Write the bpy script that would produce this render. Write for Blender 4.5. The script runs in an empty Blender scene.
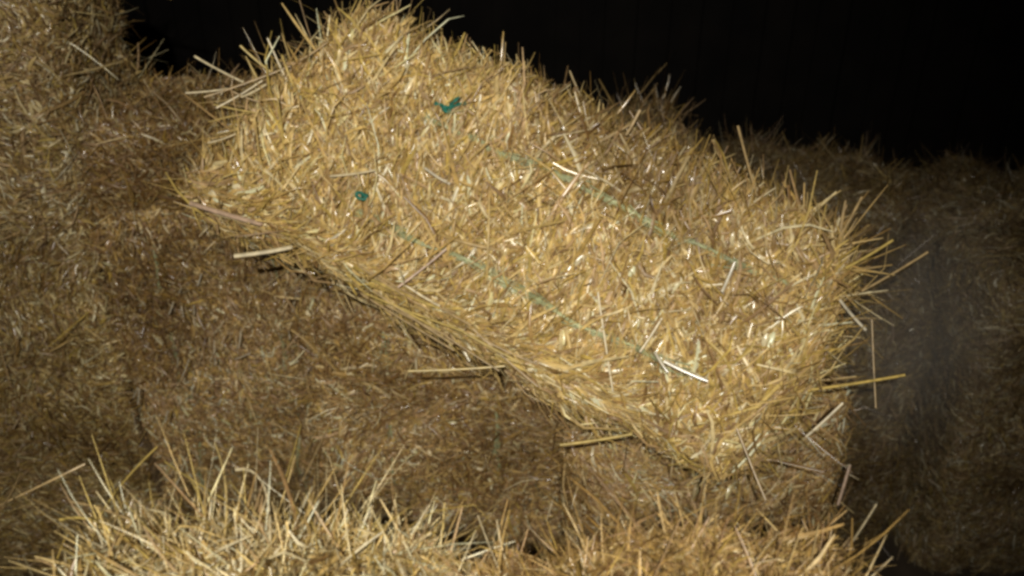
import bpy, math, random
import numpy as np
from mathutils import Vector, Matrix

rng = np.random.default_rng(7)
random.seed(7)
sc = bpy.context.scene
COL = sc.collection

# ------------------------------------------------------------------ camera
CAM = np.array([0.0, 0.0, 1.7]); PITCH = math.radians(28.0); FPX = 852.0
cd = bpy.data.cameras.new('camera'); cam = bpy.data.objects.new('camera', cd); COL.objects.link(cam)
cam.location = CAM; cam.rotation_euler = (math.radians(90) - PITCH, 0, 0)
cd.sensor_width = 36; cd.lens = FPX / 1024 * 36; cd.clip_end = 60; cd.clip_start = 0.02
cd.dof.use_dof = True; cd.dof.focus_distance = 1.2; cd.dof.aperture_fstop = 5.0
sc.camera = cam
Rv = np.array([1.0, 0, 0]); Uv = np.array([0, math.sin(PITCH), math.cos(PITCH)]); Fv = np.array([0, math.cos(PITCH), -math.sin(PITCH)])
def P(px, py, d):
    """design-time measuring aid: a point seen in that direction at distance d metres into the scene"""
    return CAM + Rv * (px - 512) / FPX * d + Uv * (288 - py) / FPX * d + Fv * d

# ------------------------------------------------------------------ tags
def tag(o, label=None, cat=None, group=None, kind=None):
    if label: o['label'] = label
    if cat: o['category'] = cat
    if group: o['group'] = group
    if kind: o['kind'] = kind
    return o

# ------------------------------------------------------------------ materials
def new_mat(name):
    m = bpy.data.materials.new(name); m.use_nodes = True
    nt = m.node_tree; b = nt.nodes['Principled BSDF']
    return m, nt, b

def straw_material():
    m, nt, b = new_mat('straw')
    a = nt.nodes.new('ShaderNodeAttribute'); a.attribute_name = 'tint'
    tc = nt.nodes.new('ShaderNodeTexCoord')
    nz = nt.nodes.new('ShaderNodeTexNoise'); nz.inputs['Scale'].default_value = 90; nz.inputs['Detail'].default_value = 3
    nt.links.new(tc.outputs['Object'], nz.inputs['Vector'])
    mr = nt.nodes.new('ShaderNodeMapRange')
    mr.inputs['From Min'].default_value = .3; mr.inputs['From Max'].default_value = .7
    mr.inputs['To Min'].default_value = .66; mr.inputs['To Max'].default_value = 1.2
    nt.links.new(nz.outputs['Fac'], mr.inputs['Value'])
    mx = nt.nodes.new('ShaderNodeVectorMath'); mx.operation = 'SCALE'
    nt.links.new(a.outputs['Color'], mx.inputs[0]); nt.links.new(mr.outputs['Result'], mx.inputs['Scale'])
    nt.links.new(mx.outputs['Vector'], b.inputs['Base Color'])
    nt.links.new(a.outputs['Alpha'], b.inputs['Roughness'])
    b.inputs['Specular IOR Level'].default_value = 1.0
    tr = nt.nodes.new('ShaderNodeBsdfTranslucent'); nt.links.new(mx.outputs['Vector'], tr.inputs['Color'])
    ms = nt.nodes.new('ShaderNodeMixShader'); ms.inputs[0].default_value = .22
    out = nt.nodes['Material Output']
    nt.links.new(b.outputs[0], ms.inputs[1]); nt.links.new(tr.outputs[0], ms.inputs[2]); nt.links.new(ms.outputs[0], out.inputs['Surface'])
    return m

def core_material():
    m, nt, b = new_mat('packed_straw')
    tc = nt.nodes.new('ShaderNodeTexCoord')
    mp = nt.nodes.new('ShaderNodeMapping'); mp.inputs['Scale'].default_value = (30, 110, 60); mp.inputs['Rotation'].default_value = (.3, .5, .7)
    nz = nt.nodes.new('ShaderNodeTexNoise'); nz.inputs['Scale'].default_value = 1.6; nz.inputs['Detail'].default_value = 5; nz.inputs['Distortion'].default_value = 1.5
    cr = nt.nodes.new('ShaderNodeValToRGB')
    cr.color_ramp.elements[0].position = .35; cr.color_ramp.elements[0].color = (.09, .058, .028, 1)  # core darker than the stalks, so gaps between them read as shadow
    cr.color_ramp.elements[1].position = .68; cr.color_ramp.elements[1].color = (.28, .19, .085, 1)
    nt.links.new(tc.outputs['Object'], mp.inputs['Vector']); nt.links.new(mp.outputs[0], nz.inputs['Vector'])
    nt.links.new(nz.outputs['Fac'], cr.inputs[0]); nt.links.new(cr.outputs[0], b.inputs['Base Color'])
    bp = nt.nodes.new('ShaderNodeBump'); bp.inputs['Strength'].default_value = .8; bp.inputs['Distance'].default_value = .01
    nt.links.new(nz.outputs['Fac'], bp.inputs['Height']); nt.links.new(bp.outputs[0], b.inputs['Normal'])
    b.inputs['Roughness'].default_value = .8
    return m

def plain(name, col, rough=.6, var=.3, scale=200):
    m, nt, b = new_mat(name)
    tc = nt.nodes.new('ShaderNodeTexCoord'); nz = nt.nodes.new('ShaderNodeTexNoise'); nz.inputs['Scale'].default_value = scale
    cr = nt.nodes.new('ShaderNodeValToRGB')
    cr.color_ramp.elements[0].position = .3; cr.color_ramp.elements[1].position = .7
    cr.color_ramp.elements[0].color = (*[c * (1 - var) for c in col], 1); cr.color_ramp.elements[1].color = (*[min(1, c * (1 + var)) for c in col], 1)
    nt.links.new(tc.outputs['Object'], nz.inputs['Vector']); nt.links.new(nz.outputs['Fac'], cr.inputs[0]); nt.links.new(cr.outputs[0], b.inputs['Base Color'])
    b.inputs['Roughness'].default_value = rough
    return m
M_STRAW = straw_material(); M_CORE = core_material()
M_TWINE = plain('pale_green_twine', (.36, .38, .20), .45, .35, 60)
M_TEAL = plain('teal_twine', (.012, .15, .105), .5, .3)
M_BOARD = plain('old_boards', (.016, .012, .009), .85, .5, 3)
M_FLOOR = plain('dirt_floor', (.07, .05, .03), .95, .4, 8)

# ------------------------------------------------------------------ meshes
def mesh_obj(name, V, Q, mats, parent=None, tint=None, smooth=True, midx=None):
    me = bpy.data.meshes.new(name)
    V = np.asarray(V, np.float32); Q = np.asarray(Q, np.int32)
    me.vertices.add(len(V)); me.vertices.foreach_set('co', V.ravel())
    k = Q.shape[1]
    me.loops.add(Q.size); me.loops.foreach_set('vertex_index', Q.ravel())
    me.polygons.add(len(Q)); me.polygons.foreach_set('loop_start', np.arange(0, Q.size, k, dtype=np.int32))
    try: me.polygons.foreach_set('loop_total', np.full(len(Q), k, np.int32))
    except Exception: pass
    me.polygons.foreach_set('use_smooth', np.full(len(Q), smooth))
    for m in mats: me.materials.append(m)
    if midx is not None: me.polygons.foreach_set('material_index', np.asarray(midx, np.int32))
    me.update(calc_edges=True)
    if tint is not None:
        at = me.attributes.new('tint', 'FLOAT_COLOR', 'POINT'); at.data.foreach_set('color', np.asarray(tint, np.float32).ravel())
    o = bpy.data.objects.new(name, me); COL.objects.link(o)
    if parent is not None: o.parent = parent
    return o

def nrm(a): return a / np.maximum(np.linalg.norm(a, axis=-1, keepdims=True), 1e-9)

def stalk_mesh(p, d, L, W, bend, S=3, anchor=.5, up=None):
    """p (N,3) points, d (N,3) directions, L, W (N,), bend (N,3) sideways bow -> V-section strips"""
    N = len(p)
    t = np.linspace(0, 1, S + 1)[None, :, None]
    c = p[:, None, :] + d[:, None, :] * L[:, None, None] * (t - anchor) + bend[:, None, :] * L[:, None, None] * (4 * t * (1 - t) if anchor == .5 else t * t)
    if up is None: up = nrm(rng.normal(size=(N, 3)))
    w = nrm(np.cross(d, up)); h = nrm(np.cross(w, d))
    tp = np.array([.7] + [1.0] * (S - 1) + [.45])[None, :, None] * W[:, None, None] * .5
    a = c - w[:, None, :] * tp; b = c + h[:, None, :] * tp * .75; e = c + w[:, None, :] * tp
    V = np.stack([a, b, e], axis=2)                      # N, S+1, 3, 3
    base = (np.arange(N) * (S + 1) * 3)[:, None, None]
    s = (np.arange(S) * 3)[None, :, None]
    q = []
    for k in (0, 1):
        q.append(np.concatenate([base + s + k, base + s + k + 1, base + s + k + 4, base + s + k + 3], axis=2))
    Q = np.stack(q, axis=2).reshape(-1, 4)
    return V.reshape(-1, 3), Q, (S + 1) * 3

PAL = np.array([[.52, .355, .120], [.64, .465, .18], [.40, .255, .095], [.48, .325, .16], [.76, .62, .33], [.27, .16, .06], [.56, .41, .115], [.84, .75, .50]])
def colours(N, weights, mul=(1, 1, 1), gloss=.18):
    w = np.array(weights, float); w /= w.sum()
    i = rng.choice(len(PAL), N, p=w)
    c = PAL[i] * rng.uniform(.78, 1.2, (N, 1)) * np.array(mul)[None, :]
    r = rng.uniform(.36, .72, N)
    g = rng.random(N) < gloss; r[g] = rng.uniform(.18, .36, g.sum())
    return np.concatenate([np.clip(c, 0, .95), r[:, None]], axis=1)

class Lumps:
    def __init__(s, amp, seed):
        r = np.random.default_rng(seed)
        s.k = nrm(r.normal(size=(14, 3))) * r.uniform(6, 42, (14, 1)); s.ph = r.uniform(0, 6.28, 14)
        s.a = 1 / np.linalg.norm(s.k, axis=1); s.a *= amp / s.a.sum() * 2.0
    def __call__(s, p): return (np.sin(p @ s.k.T + s.ph) * s.a).sum(-1)

def rounded(p, half, r):
    q = np.clip(p, -(half - r), half - r); n = nrm(p - q)
    return q + n * r, n

FACES = {'+x': (0, 1), '-x': (0, -1), '+y': (1, 1), '-y': (1, -1), '+z': (2, 1), '-z': (2, -1)}
def sample(face, N, half):
    ax, sg = FACES[face]
    u = rng.uniform(-1, 1, (N, 3)); u[:, ax] = sg
    return u * half

WT_GOLD = [5, 4, 3, 2.5, 1.6, 1.6, 2.5, .35]
WT_BROWN = [3, 2.2, 3.5, 4, 2.0, 4.5, 1, 1.4]  # palest straw weighted up, also standing in for white glints

def straw_bale(label, origin, ex, ez, dims, faces, density=26000, mul=(1, 1, 1), weights=WT_GOLD, r=.06, lump=.02, seed=1,
               length=.05, width=.0034, loose=None, strings=((-.1, 0), (.1, 0)), spiky=(), gloss=.3, comb=None, group='straw bales in the stack', grooves=.012, lengthf={}, shear=0, bias=None, tufts=None, patchy=55):
    """origin: centre; ex: long axis; ez: outward normal of the face with the strings"""
    ex = nrm(np.array(ex, float)); ez = np.array(ez, float); ez = nrm(ez - ex * (ez @ ex)); ey = np.cross(ez, ex)
    half = np.array(dims, float) / 2
    root = bpy.data.objects.new('straw_bale', None); COL.objects.link(root); root.empty_display_size = .1
    M = Matrix(((ex[0], ey[0], ez[0], origin[0]), (ex[1], ey[1], ez[1], origin[1]), (ex[2], ey[2], ez[2], origin[2]), (0, 0, 0, 1)))
    root.matrix_world = M
    tag(root, label, 'straw bale', group)
    lum = Lumps(lump, seed); flow = [Lumps(1, seed * 7 + i) for i in range(3)]; patch = Lumps(.01, seed * 5 + 2)
    def surf(p):
        s, n = rounded(p, half, r)
        if shear: s = s.copy(); s[:, 0] += shear * np.clip(-s[:, 0] / half[0], 0, 1) ** 2 * s[:, 1] / half[1]
        h = lum(s)
        # flakes of the bale: faint grooves across the long axis, and the pinch under each string
        h = h + grooves * (np.abs(np.sin(s[:, 0] * 26 + seed + 1.5 * np.sin(s[:, 1] * 7))) - .6) * .6
        for sy, _ in strings: h = h - .014 * np.exp(-((s[:, 1] - sy) / .020) ** 2)
        # ends bulge
        h = h + .02 * (np.abs(n[:, 0])) * (1 - (s[:, 1] / half[1]) ** 2)
        return s + n * h[:, None], n
    # ---- body: the packed block with its skin of pressed straw, one mesh
    Vs, Qs, off, mi = [], [], 0, []
    G = 26
    for f, (ax, sg) in FACES.items():
        a, b = [i for i in range(3) if i != ax]
        g = np.linspace(-1, 1, G); A, B = np.meshgrid(g, g, indexing='ij')
        u = np.zeros((G * G, 3)); u[:, ax] = sg; u[:, a] = A.ravel(); u[:, b] = B.ravel()
        s, n = surf(u * half); Vs.append(s - n * .014)
        i = np.arange(G - 1)[:, None] * G + np.arange(G - 1)[None, :]; i = i.ravel()
        q = np.stack([i, i + G, i + G + 1, i + 1], 1)
        if (sg > 0) != (ax != 1): q = q[:, ::-1]
        Qs.append(q + off); off += G * G; mi.append(np.zeros(len(q), int))
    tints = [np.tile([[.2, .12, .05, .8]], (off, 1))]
    for f in faces:
        ax, sg = FACES[f]; oth = [i for i in range(3) if i != ax]
        area = 4 * half[oth[0]] * half[oth[1]]
        #      share, length, width, tilt, bow, lift, glossy share
        for share, lf, wf, tf, bw, up0, gl in ((.50, 1.0, 1.0, .28, .10, .0, gloss), (.40, .50, 1.5, .40, .15, .002, gloss * 1.3), (.50, .85, .42, .38, .14, .003, gloss * .8), (.055, .5, 1.15, .12, .04, .007, 2.0)):
            N = int(density * share * area)
            s, n = surf(sample(f, N, half))
            # clumps: neighbouring straws share a rough direction that wanders over the face
            fl = np.stack([flow[0](s), flow[1](s), flow[2](s)], 1)
            tang = nrm(np.cross(n, nrm(rng.normal(size=(N, 3))) + 1.0 * nrm(fl)))
            if bias is not None:
                bv = np.array(bias, float)[None, :]; sg_ = np.sign((tang * bv).sum(1, keepdims=True)); tang = nrm(tang * sg_ + bv * rng.uniform(0, 1.3, (N, 1)))
            if comb and f in comb:                                   # straw folded over an edge lies along it
                cdir, cpow, cfun = comb[f]
                m = cfun(s) * cpow
                tang = nrm(tang * (1 - m[:, None]) + np.array(cdir)[None, :] * m[:, None] + .12 * rng.normal(size=(N, 3)))
            tilt = np.abs(rng.normal(0, tf, N)) * (2.6 if f in spiky else 1)
            d = nrm(tang + n * tilt[:, None])
            L = np.clip(rng.lognormal(math.log(length * lf * lengthf.get(f, 1)), .5, N), .008, .15)
            W = np.clip(rng.lognormal(math.log(width * wf), .38, N), .0008, width * 2.3)
            h = rng.uniform(-.013, .008, N) + up0
            bend = rng.normal(0, bw, (N, 3)) - n * .03
            v, q, pv = stalk_mesh(s + n * h[:, None] + n * (L * np.minimum(tilt, .6) * .25)[:, None], d, L, W, bend, up=nrm(n + (.8 if gl < 2 else .22) * rng.normal(size=(N, 3))))
            c = colours(N, weights if gl < 2 else [1, 2, 0, 1, 3, 0, 1, 4], np.maximum(mul, .7), gl)  # the added chips get a pale tint as painted flash glints
            pt = np.clip(1 + patchy * patch(s), .60, 1.22)               # some handfuls are browner, some paler
            c[:, 0] *= pt; c[:, 1] *= pt ** 1.15; c[:, 2] *= pt ** 1.5; c[:, :3] = np.clip(c[:, :3], 0, .95)
            Vs.append(v); Qs.append(q + off); off += len(v); mi.append(np.ones(len(q), int)); tints.append(np.repeat(c, pv, 0))
    mesh_obj('packed_body', np.concatenate(Vs), np.concatenate(Qs), [M_CORE, M_STRAW], root, np.concatenate(tints), midx=np.concatenate(mi))
    # ---- loose straw standing off the block
    Vs, Qs, off, tints = [], [], 0, []
    for f, dens, lm, out, lean in (loose or []):
        tuft = f == 'tuft'                                            # straw standing up in a few uneven tufts on the end
        if tuft: f = '+x'
        ax, sg = FACES[f]; oth = [i for i in range(3) if i != ax]
        N = int(dens * 4 * half[oth[0]] * half[oth[1]])
        u = sample(f, N, half)
        fan = np.zeros((N, 3))
        if tuft:
            cen = np.array([[half[0], rng.uniform(-.85, .85) * half[1], rng.uniform(-1, .2) * half[2]] for _ in range(9)])
            if tufts: cen = np.array([[half[0], a, b] for a, b in tufts])
            k = rng.integers(0, len(cen), N); off_ = rng.normal(0, .028, (N, 3)); off_[:, 0] = 0
            u = cen[k] + off_; u = np.clip(u, -half, half); fan = off_ * 9 + nrm(rng.normal(size=(len(cen), 3)))[k] * .35
        s, n = surf(u)
        tang = nrm(np.cross(n, rng.normal(size=(N, 3)))) + fan
        d = nrm(tang + n * np.abs(rng.normal(out, .45, N))[:, None] + np.array(lean)[None, :])
        L = np.clip(rng.lognormal(math.log(lm * (.85 if tuft else 1)), .55, N), .012, .15)
        W = np.clip(rng.lognormal(math.log(width * .55), .45, N), .0007, width * 1.8)
        bend = rng.normal(0, .10, (N, 3)); bend[:, :] += 0
        v, q, pv = stalk_mesh(s - n * .01, d, L, W, bend, S=4, anchor=.08)
        c = colours(N, weights, mul, gloss)
        Vs.append(v); Qs.append(q + off); off += len(v); tints.append(np.repeat(c, pv, 0))
    if Vs:
        o = mesh_obj('loose_straw', np.concatenate(Vs), np.concatenate(Qs), [M_STRAW], root, np.concatenate(tints)); o['kind'] = 'stuff'
    root['half'] = list(half)
    return root, surf, half, M

def tube(points, rad, sides=6, strands=1, twist=60.0, flat=1.0):
    P_ = np.array(points, float); n = len(P_)
    T = nrm(np.gradient(P_, axis=0)); upv = np.array([.13, .27, .95]); A = nrm(np.cross(T, upv)); B = np.cross(T, A)
    ln = np.concatenate([[0], np.cumsum(np.linalg.norm(np.diff(P_, axis=0), axis=1))])
    V, Q, off = [], [], 0
    for k in range(strands):
        ph = ln * twist + 2 * math.pi * k / strands
        c = P_ + (A * np.cos(ph)[:, None] + B * np.sin(ph)[:, None]) * rad * (.75 if strands > 1 else 0)
        rr = rad * (.7 if strands > 1 else 1)
        th = np.linspace(0, 2 * math.pi, sides, endpoint=False)
        ring = c[:, None, :] + rr * (A[:, None, :] * np.cos(th)[None, :, None] + flat * B[:, None, :] * np.sin(th)[None, :, None])
        V.append(ring.reshape(-1, 3))
        i = np.arange(n - 1)[:, None] * sides; j = np.arange(sides)[None, :]; j2 = (j + 1) % sides
        Q.append(np.stack([i + j, i + j2, i + sides + j2, i + sides + j], -1).reshape(-1, 4) + off); off += n * sides
    return np.concatenate(V), np.concatenate(Q)

def add_twine(root, surf, half, y, hfun, wob=.004, rad=.0022, seed=0, mat=None, fibres=0):
    """a string running lengthwise round the bale, part buried, lying in its pinch"""
    r = np.random.default_rng(seed)
    n1 = 150
    x = np.linspace(-half[0], half[0], n1); w = wob * (np.sin(x * 19 + seed) + .6 * np.sin(x * 47 + 2 * seed))
    top = np.stack([x, y + w, np.full(n1, half[2])], 1); s, nn = surf(top); s = s + nn * (hfun(x) + (.002 + .004 * np.sin(x * 61 + seed) * np.sin(x * 23) if fibres > 50 else 0))[:, None]
    e1 = np.array([[half[0], y + w[-1], half[2] * t] for t in np.linspace(.97, -1, 40)]); s1, m1 = surf(e1); s1 = s1 + m1 * .004
    bt = np.array([[xx, y, -half[2]] for xx in np.linspace(half[0], -half[0], 40)]); s2, m2 = surf(bt)
    e2 = np.array([[-half[0], y, half[2] * t] for t in np.linspace(-1, .97, 40)]); s3, m3 = surf(e2); s3 = s3 + m3 * .002
    pts = np.concatenate([s, s1, s2, s3])
    V, Q = tube(pts, rad, 6, 2, 420)
    Vs, Qs = [V], [Q]; off = len(V)
    for k in range(fibres):                                          # frayed flat filaments beside the cord
        i = r.integers(2, n1 - 14); ln = r.integers(6, 13)
        seg = s[i:i + ln] + np.array([0, 1, 0]) * (r.normal(0, .0035) + np.linspace(-1, 1, ln)[:, None] * r.normal(0, .0035)) + nn[i:i + ln] * r.uniform(0, .0035)
        v, q = tube(seg, .0011, 4, 1, flat=.35); Vs.append(v); Qs.append(q + off); off += len(v)
    o = mesh_obj('twine', np.concatenate(Vs), np.concatenate(Qs), [mat or M_TWINE], root)
    return o, s, nn

def to_local(M, pts):
    Mi = np.array(M.inverted()); p = np.array(pts); return p @ Mi[:3, :3].T + Mi[:3, 3]

def hero(root, M, pts, width, col, rough=.35, hollow=True):
    """one straw big enough to tell apart, as a tapering flattened tube"""
    p = np.array(pts, float)
    t = np.linspace(0, 1, 9)
    if len(p) == 2: p = p[0] + (p[1] - p[0]) * t[:, None] + np.array([0, 0, -1]) * (4 * t * (1 - t) * .0015)[:, None]
    else:                                                            # quadratic through three points
        a, b, c = p; b = 2 * b - .5 * (a + c); t = t[:, None]; p = (1 - t) ** 2 * a + 2 * t * (1 - t) * b + t * t * c
    l = to_local(M, p)
    V, Q = tube(l, width * .34, 7, 1, flat=.55)
    tint = np.tile([[*col, rough]], (len(V), 1))
    return mesh_obj('straw_stalk', V, Q, [M_STRAW], root, tint)

# ================================================================== setting
def box_mesh(name, lo, hi, mat):
    x0, y0, z0 = lo; x1, y1, z1 = hi
    V = [(x0, y0, z0), (x1, y0, z0), (x1, y1, z0), (x0, y1, z0), (x0, y0, z1), (x1, y0, z1), (x1, y1, z1), (x0, y1, z1)]
    Q = [(0, 3, 2, 1), (4, 5, 6, 7), (0, 1, 5, 4), (1, 2, 6, 5), (2, 3, 7, 6), (3, 0, 4, 7)]
    return V, Q
V, Q = box_mesh('floor', (-5, -1.5, -.5), (5, 7, -.4), None)
tag(mesh_obj('lower_floor', V, Q, [M_FLOOR], smooth=False), kind='structure')
V, Q = box_mesh('', (-3, -.6, -.398), (.66, 2.6, 0), None)
V2, Q2 = box_mesh('', (.4, 2.47, -.397), (2.4, 3.1, .2), None)
V += V2; Q += [tuple(i + 8 for i in q) for q in Q2]
tag(mesh_obj('floor', V, Q, [M_FLOOR], smooth=False), kind='structure')
Vs, Qs, off = [], [], 0
x = -5.0
while x < 5:
    w = random.uniform(.16, .24); V, Q = box_mesh('', (x, 6.0 + random.uniform(0, .02), -.42), (x + w - .008, 6.06, 4.2), None)
    Vs += V; Qs += [tuple(i + off for i in q) for q in Q]; off += 8; x += w
tag(mesh_obj('barn_wall', Vs, Qs, [M_BOARD], smooth=False), 'dark board wall of the barn behind all the bales', 'wall')

# ================================================================== bales
# main bale: thrown across the stack, string side towards the camera
LL = P(214, 210, 1.36); LRr = P(690, 456, 1.25); ULp = P(330, -20, 1.35)
ex = nrm(LRr - LL); ey0 = ULp - LL; ey = nrm(ey0 - ex * (ey0 @ ex)); ez = np.cross(ex, ey)
if ez @ (CAM - LL) < 0: ez = -ez
Lm, Wm, Tm = .905, .385, .34
org = LL + ex * Lm / 2 + ey * Wm / 2 - ez * Tm / 2
sgn = 1 if np.cross(ez, ex) @ ey > 0 else -1
edge = lambda s: np.clip((-.10 - s[:, 1] * sgn) / .07, 0, 1) * (s[:, 0] < .28)
main, msurf, mh, MM = straw_bale('golden straw bale thrown slantwise across the stack, two green strings on its face',
    org, ex, ez, (Lm, Wm, Tm), ('+z', '+x', '-x', '+y', '-y'), density=46000, seed=3, lump=.022, mul=(.96, .925, .83), length=.045, width=.0036,
    weights=[4, 4, 2.6, 2.8, 2.4, 1.4, 3.2, .9], gloss=.28, r=.055,
    comb={'+z': ((1, 0, .0), .85, edge), '-y' if sgn > 0 else '+y': ((1, 0, 0), .8, lambda s: (s[:, 0] < .3) * 1.0)},
    loose=(('+z', 1500, .035, .5, (0, 0, 0)), ('+y', 1500, .032, .8, (0, 0, .2)), ('-y', 1500, .05, .35, (-.3, 0, 0)), ('+x', 8000, .052, .9, (.35, .2, .3)), ('-x', 5200, .055, .9, (-.2, 0, .2))),
    strings=((.09, 0), (-.09, 0)), lengthf={'+x': 1.4, '-y': 1.1}, shear=.07 * sgn, bias=(-.15, .75 * sgn, 0), patchy=95)

# ---- stack behind and below, upright bales with vertical strings
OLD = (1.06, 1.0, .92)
def upright(label, x0, x1, yf, depth, z0, z1, seed, mul=OLD, faces=('+z', '+x'), **k):
    """upright bale: long axis vertical (local x = down), string face to -Y"""
    c = np.array([(x0 + x1) / 2, yf + depth / 2, (z0 + z1) / 2])
    return straw_bale(label, c, (0, 0, 1), (0, -1, 0), (z1 - z0, x1 - x0 + .015, depth), faces, mul=mul, seed=seed, **{**dict(r=.04), **k})
def lying(label, x0, x1, yf, depth, z0, z1, seed, mul=OLD, faces=('+z', '+y'), tilt=0.0, yaw=0.0, **k):
    c = np.array([(x0 + x1) / 2, yf + depth / 2, (z0 + z1) / 2])
    exx = (math.cos(tilt) * math.cos(yaw), math.sin(yaw), math.sin(tilt))
    return straw_bale(label, c, exx, (math.sin(yaw) * 1.0, -math.cos(yaw), 0), (x1 - x0, z1 - z0, depth), faces, mul=mul, seed=seed, **k)
LO_WALL = (('+z', 2600, .036, .6, (0, 0, 0)),)
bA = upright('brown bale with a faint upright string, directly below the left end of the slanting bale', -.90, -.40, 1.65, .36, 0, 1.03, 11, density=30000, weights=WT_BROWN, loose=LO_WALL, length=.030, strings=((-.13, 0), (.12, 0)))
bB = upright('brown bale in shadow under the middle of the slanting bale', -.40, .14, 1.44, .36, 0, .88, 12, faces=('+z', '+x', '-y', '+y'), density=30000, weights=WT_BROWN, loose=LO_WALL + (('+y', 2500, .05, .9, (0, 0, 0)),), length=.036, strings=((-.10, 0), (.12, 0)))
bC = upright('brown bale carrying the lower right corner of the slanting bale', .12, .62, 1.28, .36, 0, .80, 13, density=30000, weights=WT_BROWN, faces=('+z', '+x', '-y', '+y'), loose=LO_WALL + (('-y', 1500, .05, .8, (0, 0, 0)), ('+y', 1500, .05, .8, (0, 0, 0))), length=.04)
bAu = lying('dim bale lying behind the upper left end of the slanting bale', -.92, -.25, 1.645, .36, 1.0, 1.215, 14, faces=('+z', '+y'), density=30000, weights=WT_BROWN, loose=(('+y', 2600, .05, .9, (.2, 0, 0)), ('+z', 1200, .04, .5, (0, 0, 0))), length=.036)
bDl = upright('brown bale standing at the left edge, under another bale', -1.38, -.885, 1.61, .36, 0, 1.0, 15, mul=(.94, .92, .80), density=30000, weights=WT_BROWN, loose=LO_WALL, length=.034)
bDu = lying('tall upper left bale whose top leaves the picture', -1.68, -.88, 1.60, .38, .99, 1.49, 16, tilt=math.radians(-7), r=.075, mul=(.78, .76, .64), faces=('+z', '+x', '+y'), density=30000, weights=WT_BROWN, loose=(('+x', 2200, .045, .8, (0, .3, 0)), ('+y', 2500, .05, .8, (.2, 0, 0)), ('+z', 900, .035, .4, (0, 0, 0))), length=.034)  # tint lowered in place of the flash falling off leftwards
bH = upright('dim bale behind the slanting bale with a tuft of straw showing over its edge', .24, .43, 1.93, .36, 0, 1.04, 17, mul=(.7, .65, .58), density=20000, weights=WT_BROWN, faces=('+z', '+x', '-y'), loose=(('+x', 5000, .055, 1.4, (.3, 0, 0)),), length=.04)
# ---- right hand bales, farther off; flash falloff darkened into their tint
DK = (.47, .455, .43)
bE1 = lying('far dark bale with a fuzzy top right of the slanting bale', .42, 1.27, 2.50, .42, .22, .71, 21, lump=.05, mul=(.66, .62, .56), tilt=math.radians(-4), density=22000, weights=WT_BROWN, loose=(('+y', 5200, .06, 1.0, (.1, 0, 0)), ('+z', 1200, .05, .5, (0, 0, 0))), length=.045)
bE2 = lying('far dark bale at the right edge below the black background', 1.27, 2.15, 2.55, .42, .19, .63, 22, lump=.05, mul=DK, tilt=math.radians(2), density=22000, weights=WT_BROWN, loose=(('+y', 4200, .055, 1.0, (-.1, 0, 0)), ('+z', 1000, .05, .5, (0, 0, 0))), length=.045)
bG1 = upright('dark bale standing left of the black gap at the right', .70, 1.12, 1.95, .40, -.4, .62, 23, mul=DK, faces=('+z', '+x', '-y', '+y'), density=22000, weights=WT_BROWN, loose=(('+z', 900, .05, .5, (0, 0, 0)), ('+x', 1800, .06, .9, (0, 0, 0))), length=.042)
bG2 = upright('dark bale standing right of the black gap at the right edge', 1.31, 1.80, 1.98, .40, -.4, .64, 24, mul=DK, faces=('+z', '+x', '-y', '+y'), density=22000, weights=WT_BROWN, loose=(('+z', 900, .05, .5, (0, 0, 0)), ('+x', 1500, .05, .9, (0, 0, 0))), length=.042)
# ---- foreground
FG = (1.14, 1.16, 1.2)  # tint raised to carry brightness of the near flash
WT_FG = [3, 6, 1, 1.5, 6, .4, 3, 3.5]
bF1 = upright('brightest foreground bale end at the lower left, long straws sticking up', -.42, -.055, .28, .38, 0, 1.075, 31, mul=FG, faces=('+x', '-z', '+z', '-y', '+y'), density=42000, weights=WT_FG, spiky=('+x',), r=.07,
    loose=(('+x', 11000, .038, .55, (0, .2, 0)), ('tuft', 5500, .050, 1.7, (0, .1, 0)), ('-z', 3000, .06, .8, (.4, 0, 0)), ('-y', 2500, .06, .8, (0, 0, 0))), length=.042, width=.0020, tufts=((-.02, -.17), (.0, -.14), (-.05, -.17), (.03, -.18), (-.01, -.08), (-.08, -.15), (.10, -.17), (.15, -.16), (-.14, -.17), (.06, -.1)))
bF2 = upright('fuzzy foreground bale end at the lower centre and right', -.058, .33, .26, .39, 0, 1.09, 32, mul=(.90, .84, .77), faces=('+x', '-z', '+z', '-y', '+y'), density=42000, weights=WT_GOLD, spiky=('+x',), r=.07,
    loose=(('+x', 12000, .034, .7, (0, .2, 0)), ('tuft', 5000, .042, 1.7, (0, .1, 0)), ('-z', 3000, .045, .8, (.4, 0, 0)), ('+y', 2500, .05, .8, (0, 0, 0)), ('-y', 2500, .05, .8, (0, 0, 0))), length=.036, width=.0021)

# ================================================================== strings
def gate(*segs):
    def f(x):
        h = np.full_like(x, -.012)
        for a, b, v in segs: h = np.where((x > a) & (x < b), v, h)
        k = np.ones(5) / 5; return np.convolve(np.pad(h, 2, mode='edge'), k, mode='valid')
    return f
def mdepth(px, py):
    """distance at which the main bale's string face is met in that direction"""
    o = CAM; d = P(px, py, 1.0) - CAM; c = org + ez * Tm / 2
    return ((c - o) @ ez) / (d @ ez)
loc = lambda px, py, d: to_local(MM, [P(px, py, d)])[0]
tw1, s1, n1 = add_twine(main, msurf, mh, .091 * sgn, gate((-.23, -.20, .012), (-.20, -.10, .013), (-.10, .02, .013), (.02, .11, .017), (.11, .14, .012), (.14, .33, .016), (.33, .40, .008)), seed=1, fibres=70, rad=.0028, wob=.004)
tw2, s2, n2 = add_twine(main, msurf, mh, -.088 * sgn, gate((-.25, -.20, .007), (-.19, -.08, .018), (-.08, -.01, .017), (-.01, .04, .014), (.04, .10, .018), (.10, .20, .019), (.20, .33, .018)), seed=2, fibres=70, rad=.0028, wob=.004)
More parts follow.
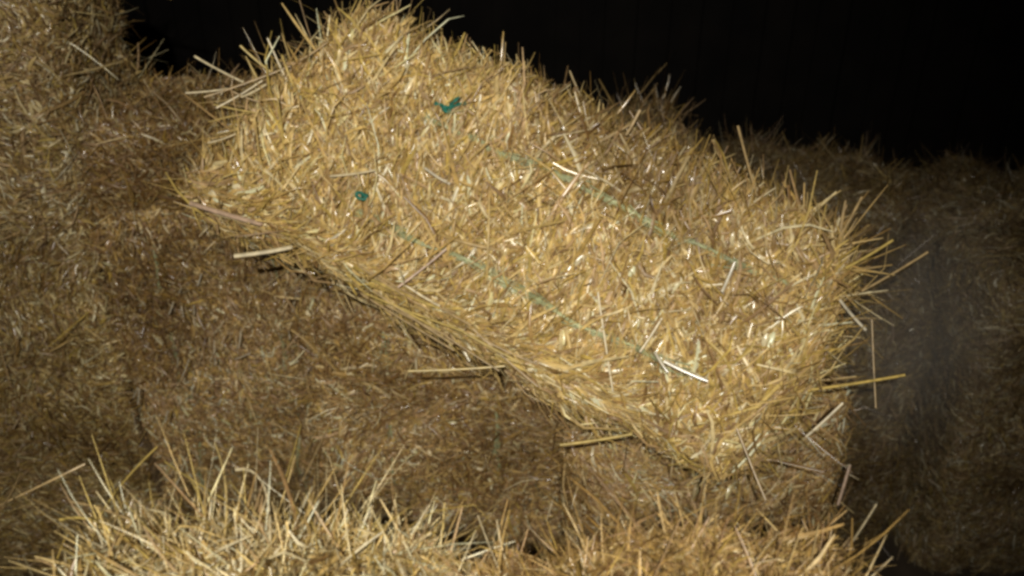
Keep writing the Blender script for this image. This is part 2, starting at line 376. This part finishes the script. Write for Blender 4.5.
def knot(twine, at, nn, tails, size=.006, seed=0):
    r = np.random.default_rng(seed)
    pts = []
    for i in range(26):
        a = i / 26 * 4 * math.pi
        pts.append(at + nn * (.008 + .3 * size * math.sin(a * .7)) + np.array([math.cos(a) * size, math.sin(a) * size * .6, 0]))
    Vs, Qs = tube(pts, .0024, 6, 1); Vs = [Vs]; Qs = [Qs]; off = len(Vs[0])
    for tx, ty, tz in tails:
        e = at + np.array([tx, ty, 0]) + nn * tz; p0 = at + nn * .008; mid = (p0 + e) / 2 + np.array([0, .004, .004])
        t = np.linspace(0, 1, 10)[:, None]; seg = (1 - t) ** 2 * p0 + 2 * t * (1 - t) * mid + t * t * e
        v, q = tube(seg, .0021, 6, 2, 300); Vs.append(v); Qs.append(q + off); off += len(v)
    return mesh_obj('knot', np.concatenate(Vs), np.concatenate(Qs), [M_TEAL], twine)
def knot_at(tw, s, n, px, py, d, tails, size, seed):
    l = loc(px, py, d); i = int(np.argmin(np.abs(s[:, 0] - l[0]))); knot(tw, msurf(np.array([[l[0], l[1], mh[2]]]))[0][0] + n[i] * .010, n[i], tails, size, seed)
knot_at(tw1, s1, n1, 443, 108, mdepth(443, 108), ((.026, .020 * sgn, .020), (.012, .024 * sgn, .018), (-.020, .0, .014)), .006, 1)
knot_at(tw2, s2, n2, 365, 198, mdepth(365, 198), ((.012, .004 * sgn, .014),), .008, 2)

for (b, s, h, M), ys in ((bA, (-.13, .12)), (bB, (-.10, .12))):
    for k, y in enumerate(ys):
        add_twine(b, s, h, y, gate((-.5, -.42, .006), (-.36, -.12, .008), (-.02, .2, .006), (.3, .4, .007)), seed=5 + k, wob=.006, fibres=25)

# ================================================================== single straws one can tell apart
Y1 = (.62, .46, .13); PALE = (.80, .68, .42); WH = (.74, .67, .50); PK = (.62, .44, .30); TAN = (.52, .37, .17)
D = lambda px, py: 0
def mh_(a, b, w, col, la=.012, lb=.012, rough=.35, **k):
    pa = P(a[0], a[1], mdepth(*a) - la); pb = P(b[0], b[1], mdepth(*b) - lb); hero(main, MM, (pa, pb), w, col, rough)
mh_((905, 375), (800, 391), .0062, (.72, .52, .13), .0, .0)
mh_((598, 292), (613, 392), .005, PALE, .035, .03)
mh_((612, 330), (622, 378), .004, Y1, .03, .02)
mh_((664, 361), (708, 381), .009, WH, .03, .035, .2)
mh_((655, 352), (668, 372), .007, WH, .03, .03, .2)
mh_((408, 371), (505, 366), .0055, Y1, .03, .01)
mh_((560, 445), (632, 434), .0065, Y1, .03, .01)
mh_((190, 203), (262, 224), .012, PK, .02, .02)
mh_((234, 256), (292, 247), .011, PALE, .03, .01)
mh_((398, 287), (446, 249), .006, PK, .025, .02)
mh_((404, 284), (440, 306), .006, PALE, .02, .015)
mh_((737, 428), (766, 500), .0055, TAN, .035, .05)
mh_((204, 97), (290, 66), .005, TAN, .04, .01)
mh_((300, 60), (330, 40), .005, TAN)
mh_((738, 126), (757, 196), .006, TAN, -.03, .01)
mh_((712, 140), (730, 178), .005, TAN, -.03, .01)
mh_((928, 252), (862, 291), .005, TAN, .0, .01)
mh_((893, 240), (846, 268), .006, Y1, .0, .01)
mh_((862, 197), (838, 240), .006, TAN, -.01, .01)
mh_((800, 205), (838, 240), .005, TAN, -.01, .01)
mh_((872, 318), (876, 408), .004, TAN, -.02, -.02)
mh_((843, 403), (806, 437), .007, PALE, -.02, -.02)
mh_((840, 300), (866, 330), .007, WH, .01, .0, .2)
mh_((735, 262), (722, 292), .007, WH, .03, .03, .22)
mh_((425, 168), (450, 184), .006, WH, .02, .02, .22)
mh_((565, 235), (590, 226), .006, PALE, .02, .02)
mh_((640, 352), (662, 318), .006, PALE, .02, .02)
mh_((255, 105), (272, 160), .005, TAN, .02, .02)
mh_((255, 160), (273, 176), .006, PALE, .02, .02)
mh_((330, 176), (375, 170), .006, PALE, .02, .02)
mh_((640, 110), (626, 135), .007, TAN, .02, .02)
for k in range(17):                                                  # long straws folded over the lower edge, lying along it
    px = random.uniform(200, 560); py = 207 + (px - 200) * .50 + random.uniform(-24, 8); ln = random.uniform(45, 110); an = math.radians(random.gauss(25, 7))
    mh_((px, py), (px + ln * math.cos(an), py + ln * math.sin(an)), random.uniform(.004, .0065), random.choice((Y1, TAN, TAN, Y1)), .010, .014)
for k in range(9):                                                   # straws sticking out past the upper left end
    px, py = random.uniform(235, 300), random.uniform(70, 150); an = math.radians(random.choice((160, 190, 200, 120)) + random.gauss(0, 9)); ln = random.uniform(25, 60)
    mh_((px, py), (px + ln * math.cos(an), py - ln * math.sin(an)), random.uniform(.004, .006), random.choice((Y1, TAN, PALE)), .012, .035)
def fh(b, pts, w, col, rough=.4): hero(b[0], b[3], pts, w, col, rough)
fh(bF1, (P(215, 444, .95), P(226, 490, .87), P(222, 550, .80)), .0065, (.66, .50, .20))
fh(bF1, (P(157, 447, 1.0), P(112, 497, .90), P(92, 540, .84)), .0045, Y1)
fh(bF1, (P(72, 502, .90), P(130, 520, .84), P(180, 556, .78)), .0055, TAN)
fh(bF1, (P(110, 480, .95), P(128, 520, .86)), .0045, Y1)
fh(bF1, (P(340, 402, 1.05), P(322, 440, .96), P(303, 480, .85)), .0036, TAN)
fh(bF1, (P(258, 428, 1.0), P(255, 500, .84)), .0030, PALE)
fh(bF1, (P(301, 425, 1.0), P(286, 478, .86)), .0045, Y1)
fh(bF1, (P(0, 505, .98), P(40, 486, .95), P(85, 464, .96)), .0036, TAN)
fh(bF1, (P(20, 475, 1.0), P(2, 508, .9)), .004, TAN)
fh(bF1, (P(60, 520, .88), P(100, 523, .85), P(150, 560, .78)), .005, Y1)
fh(bF1, (P(165, 462, .98), P(225, 500, .86)), .004, Y1)
fh(bF1, (P(236, 470, .93), P(262, 482, .88), P(270, 540, .8)), .006, PALE)
fh(bF2, (P(478, 516, .88), P(500, 572, .78)), .004, PALE)
fh(bF2, (P(612, 500, .95), P(640, 540, .86)), .004, TAN)
fh(bF2, (P(735, 520, .9), P(765, 560, .82)), .005, PALE)
fh(bF2, (P(876, 505, .92), P(850, 545, .84)), .006, PALE)
fh(bC, (P(850, 465, 1.45), P(838, 505, 1.43)), .008, PK)
for k in range(17):                                                  # pale blades whose light tint stands in for flash glints
    cx, cy = ((182, 306), (141, 408), (178, 345), (232, 352), (287, 330))[k % 5]; an = random.gauss(1.35, .32); ln = random.uniform(6, 19)
    ax_, ay_ = cx + random.gauss(0, 9), cy + random.gauss(0, 13); dx, dy = math.cos(an) * ln, -math.sin(an) * ln
    fh(bA, (P(ax_, ay_, 1.83 + .0006 * (ay_ - 300)), P(ax_ + dx, ay_ + dy, 1.82 + .0006 * (ay_ - 300))), random.uniform(.003, .006), (.66, .58, .42), .22)

# dust hanging in the flash, right of the main bale
me = bpy.data.meshes.new('dust'); import bmesh
bm = bmesh.new(); bmesh.ops.create_icosphere(bm, subdivisions=3, radius=1); bm.to_mesh(me); bm.free()
du = bpy.data.objects.new('dust_cloud', me); COL.objects.link(du)
du.location = P(918, 335, 1.45); du.scale = (.16, .20, .30)
tag(du, 'faint grey puff of dust hanging right of the slanting bale', 'dust', kind='stuff')
md = bpy.data.materials.new('dust'); md.use_nodes = True; nt = md.node_tree; nt.nodes.remove(nt.nodes['Principled BSDF'])
pv = nt.nodes.new('ShaderNodeVolumePrincipled'); pv.inputs['Color'].default_value = (.92, .88, .82, 1)
tc = nt.nodes.new('ShaderNodeTexCoord'); vl = nt.nodes.new('ShaderNodeVectorMath'); vl.operation = 'LENGTH'
nt.links.new(tc.outputs['Object'], vl.inputs[0])
mr = nt.nodes.new('ShaderNodeMapRange'); mr.interpolation_type = 'SMOOTHSTEP'
mr.inputs['From Min'].default_value = .15; mr.inputs['From Max'].default_value = 1.0; mr.inputs['To Min'].default_value = 1; mr.inputs['To Max'].default_value = 0
nt.links.new(vl.outputs['Value'], mr.inputs['Value'])
nz = nt.nodes.new('ShaderNodeTexNoise'); nz.inputs['Scale'].default_value = 2.0; nt.links.new(tc.outputs['Object'], nz.inputs['Vector'])
mm = nt.nodes.new('ShaderNodeMath'); mm.operation = 'MULTIPLY'; nt.links.new(mr.outputs[0], mm.inputs[0]); nt.links.new(nz.outputs['Fac'], mm.inputs[1])
m2 = nt.nodes.new('ShaderNodeMath'); m2.operation = 'MULTIPLY'; m2.inputs[1].default_value = 2.0; nt.links.new(mm.outputs[0], m2.inputs[0])
nt.links.new(m2.outputs[0], pv.inputs['Density']); nt.links.new(pv.outputs[0], nt.nodes['Material Output'].inputs['Volume'])
me.materials.append(md)

# ================================================================== the flash
ld = bpy.data.lights.new('flash', 'SPOT'); ld.energy = 120; ld.shadow_soft_size = .008; ld.spot_size = math.radians(92); ld.spot_blend = 1.0
ld.color = (1, .95, .86)
lo = bpy.data.objects.new('flash', ld); COL.objects.link(lo)
lo.location = CAM + Uv * .09 - Rv * .05 - Fv * .35
aim = P(400, 250, 1.3) - np.array(lo.location)
lo.rotation_euler = Vector(aim).to_track_quat('-Z', 'Y').to_euler()
w = bpy.data.worlds.new('World'); sc.world = w; w.use_nodes = True
w.node_tree.nodes['Background'].inputs[0].default_value = (.6, .5, .4, 1); w.node_tree.nodes['Background'].inputs[1].default_value = .004

sc.view_settings.view_transform = 'Standard'; sc.view_settings.look = 'None'; sc.view_settings.exposure = 0; sc.view_settings.gamma = 1
sc.render.engine = 'CYCLES'
sc.cycles.filter_width = 3.0
sc.render.resolution_x = 1024; sc.render.resolution_y = 576
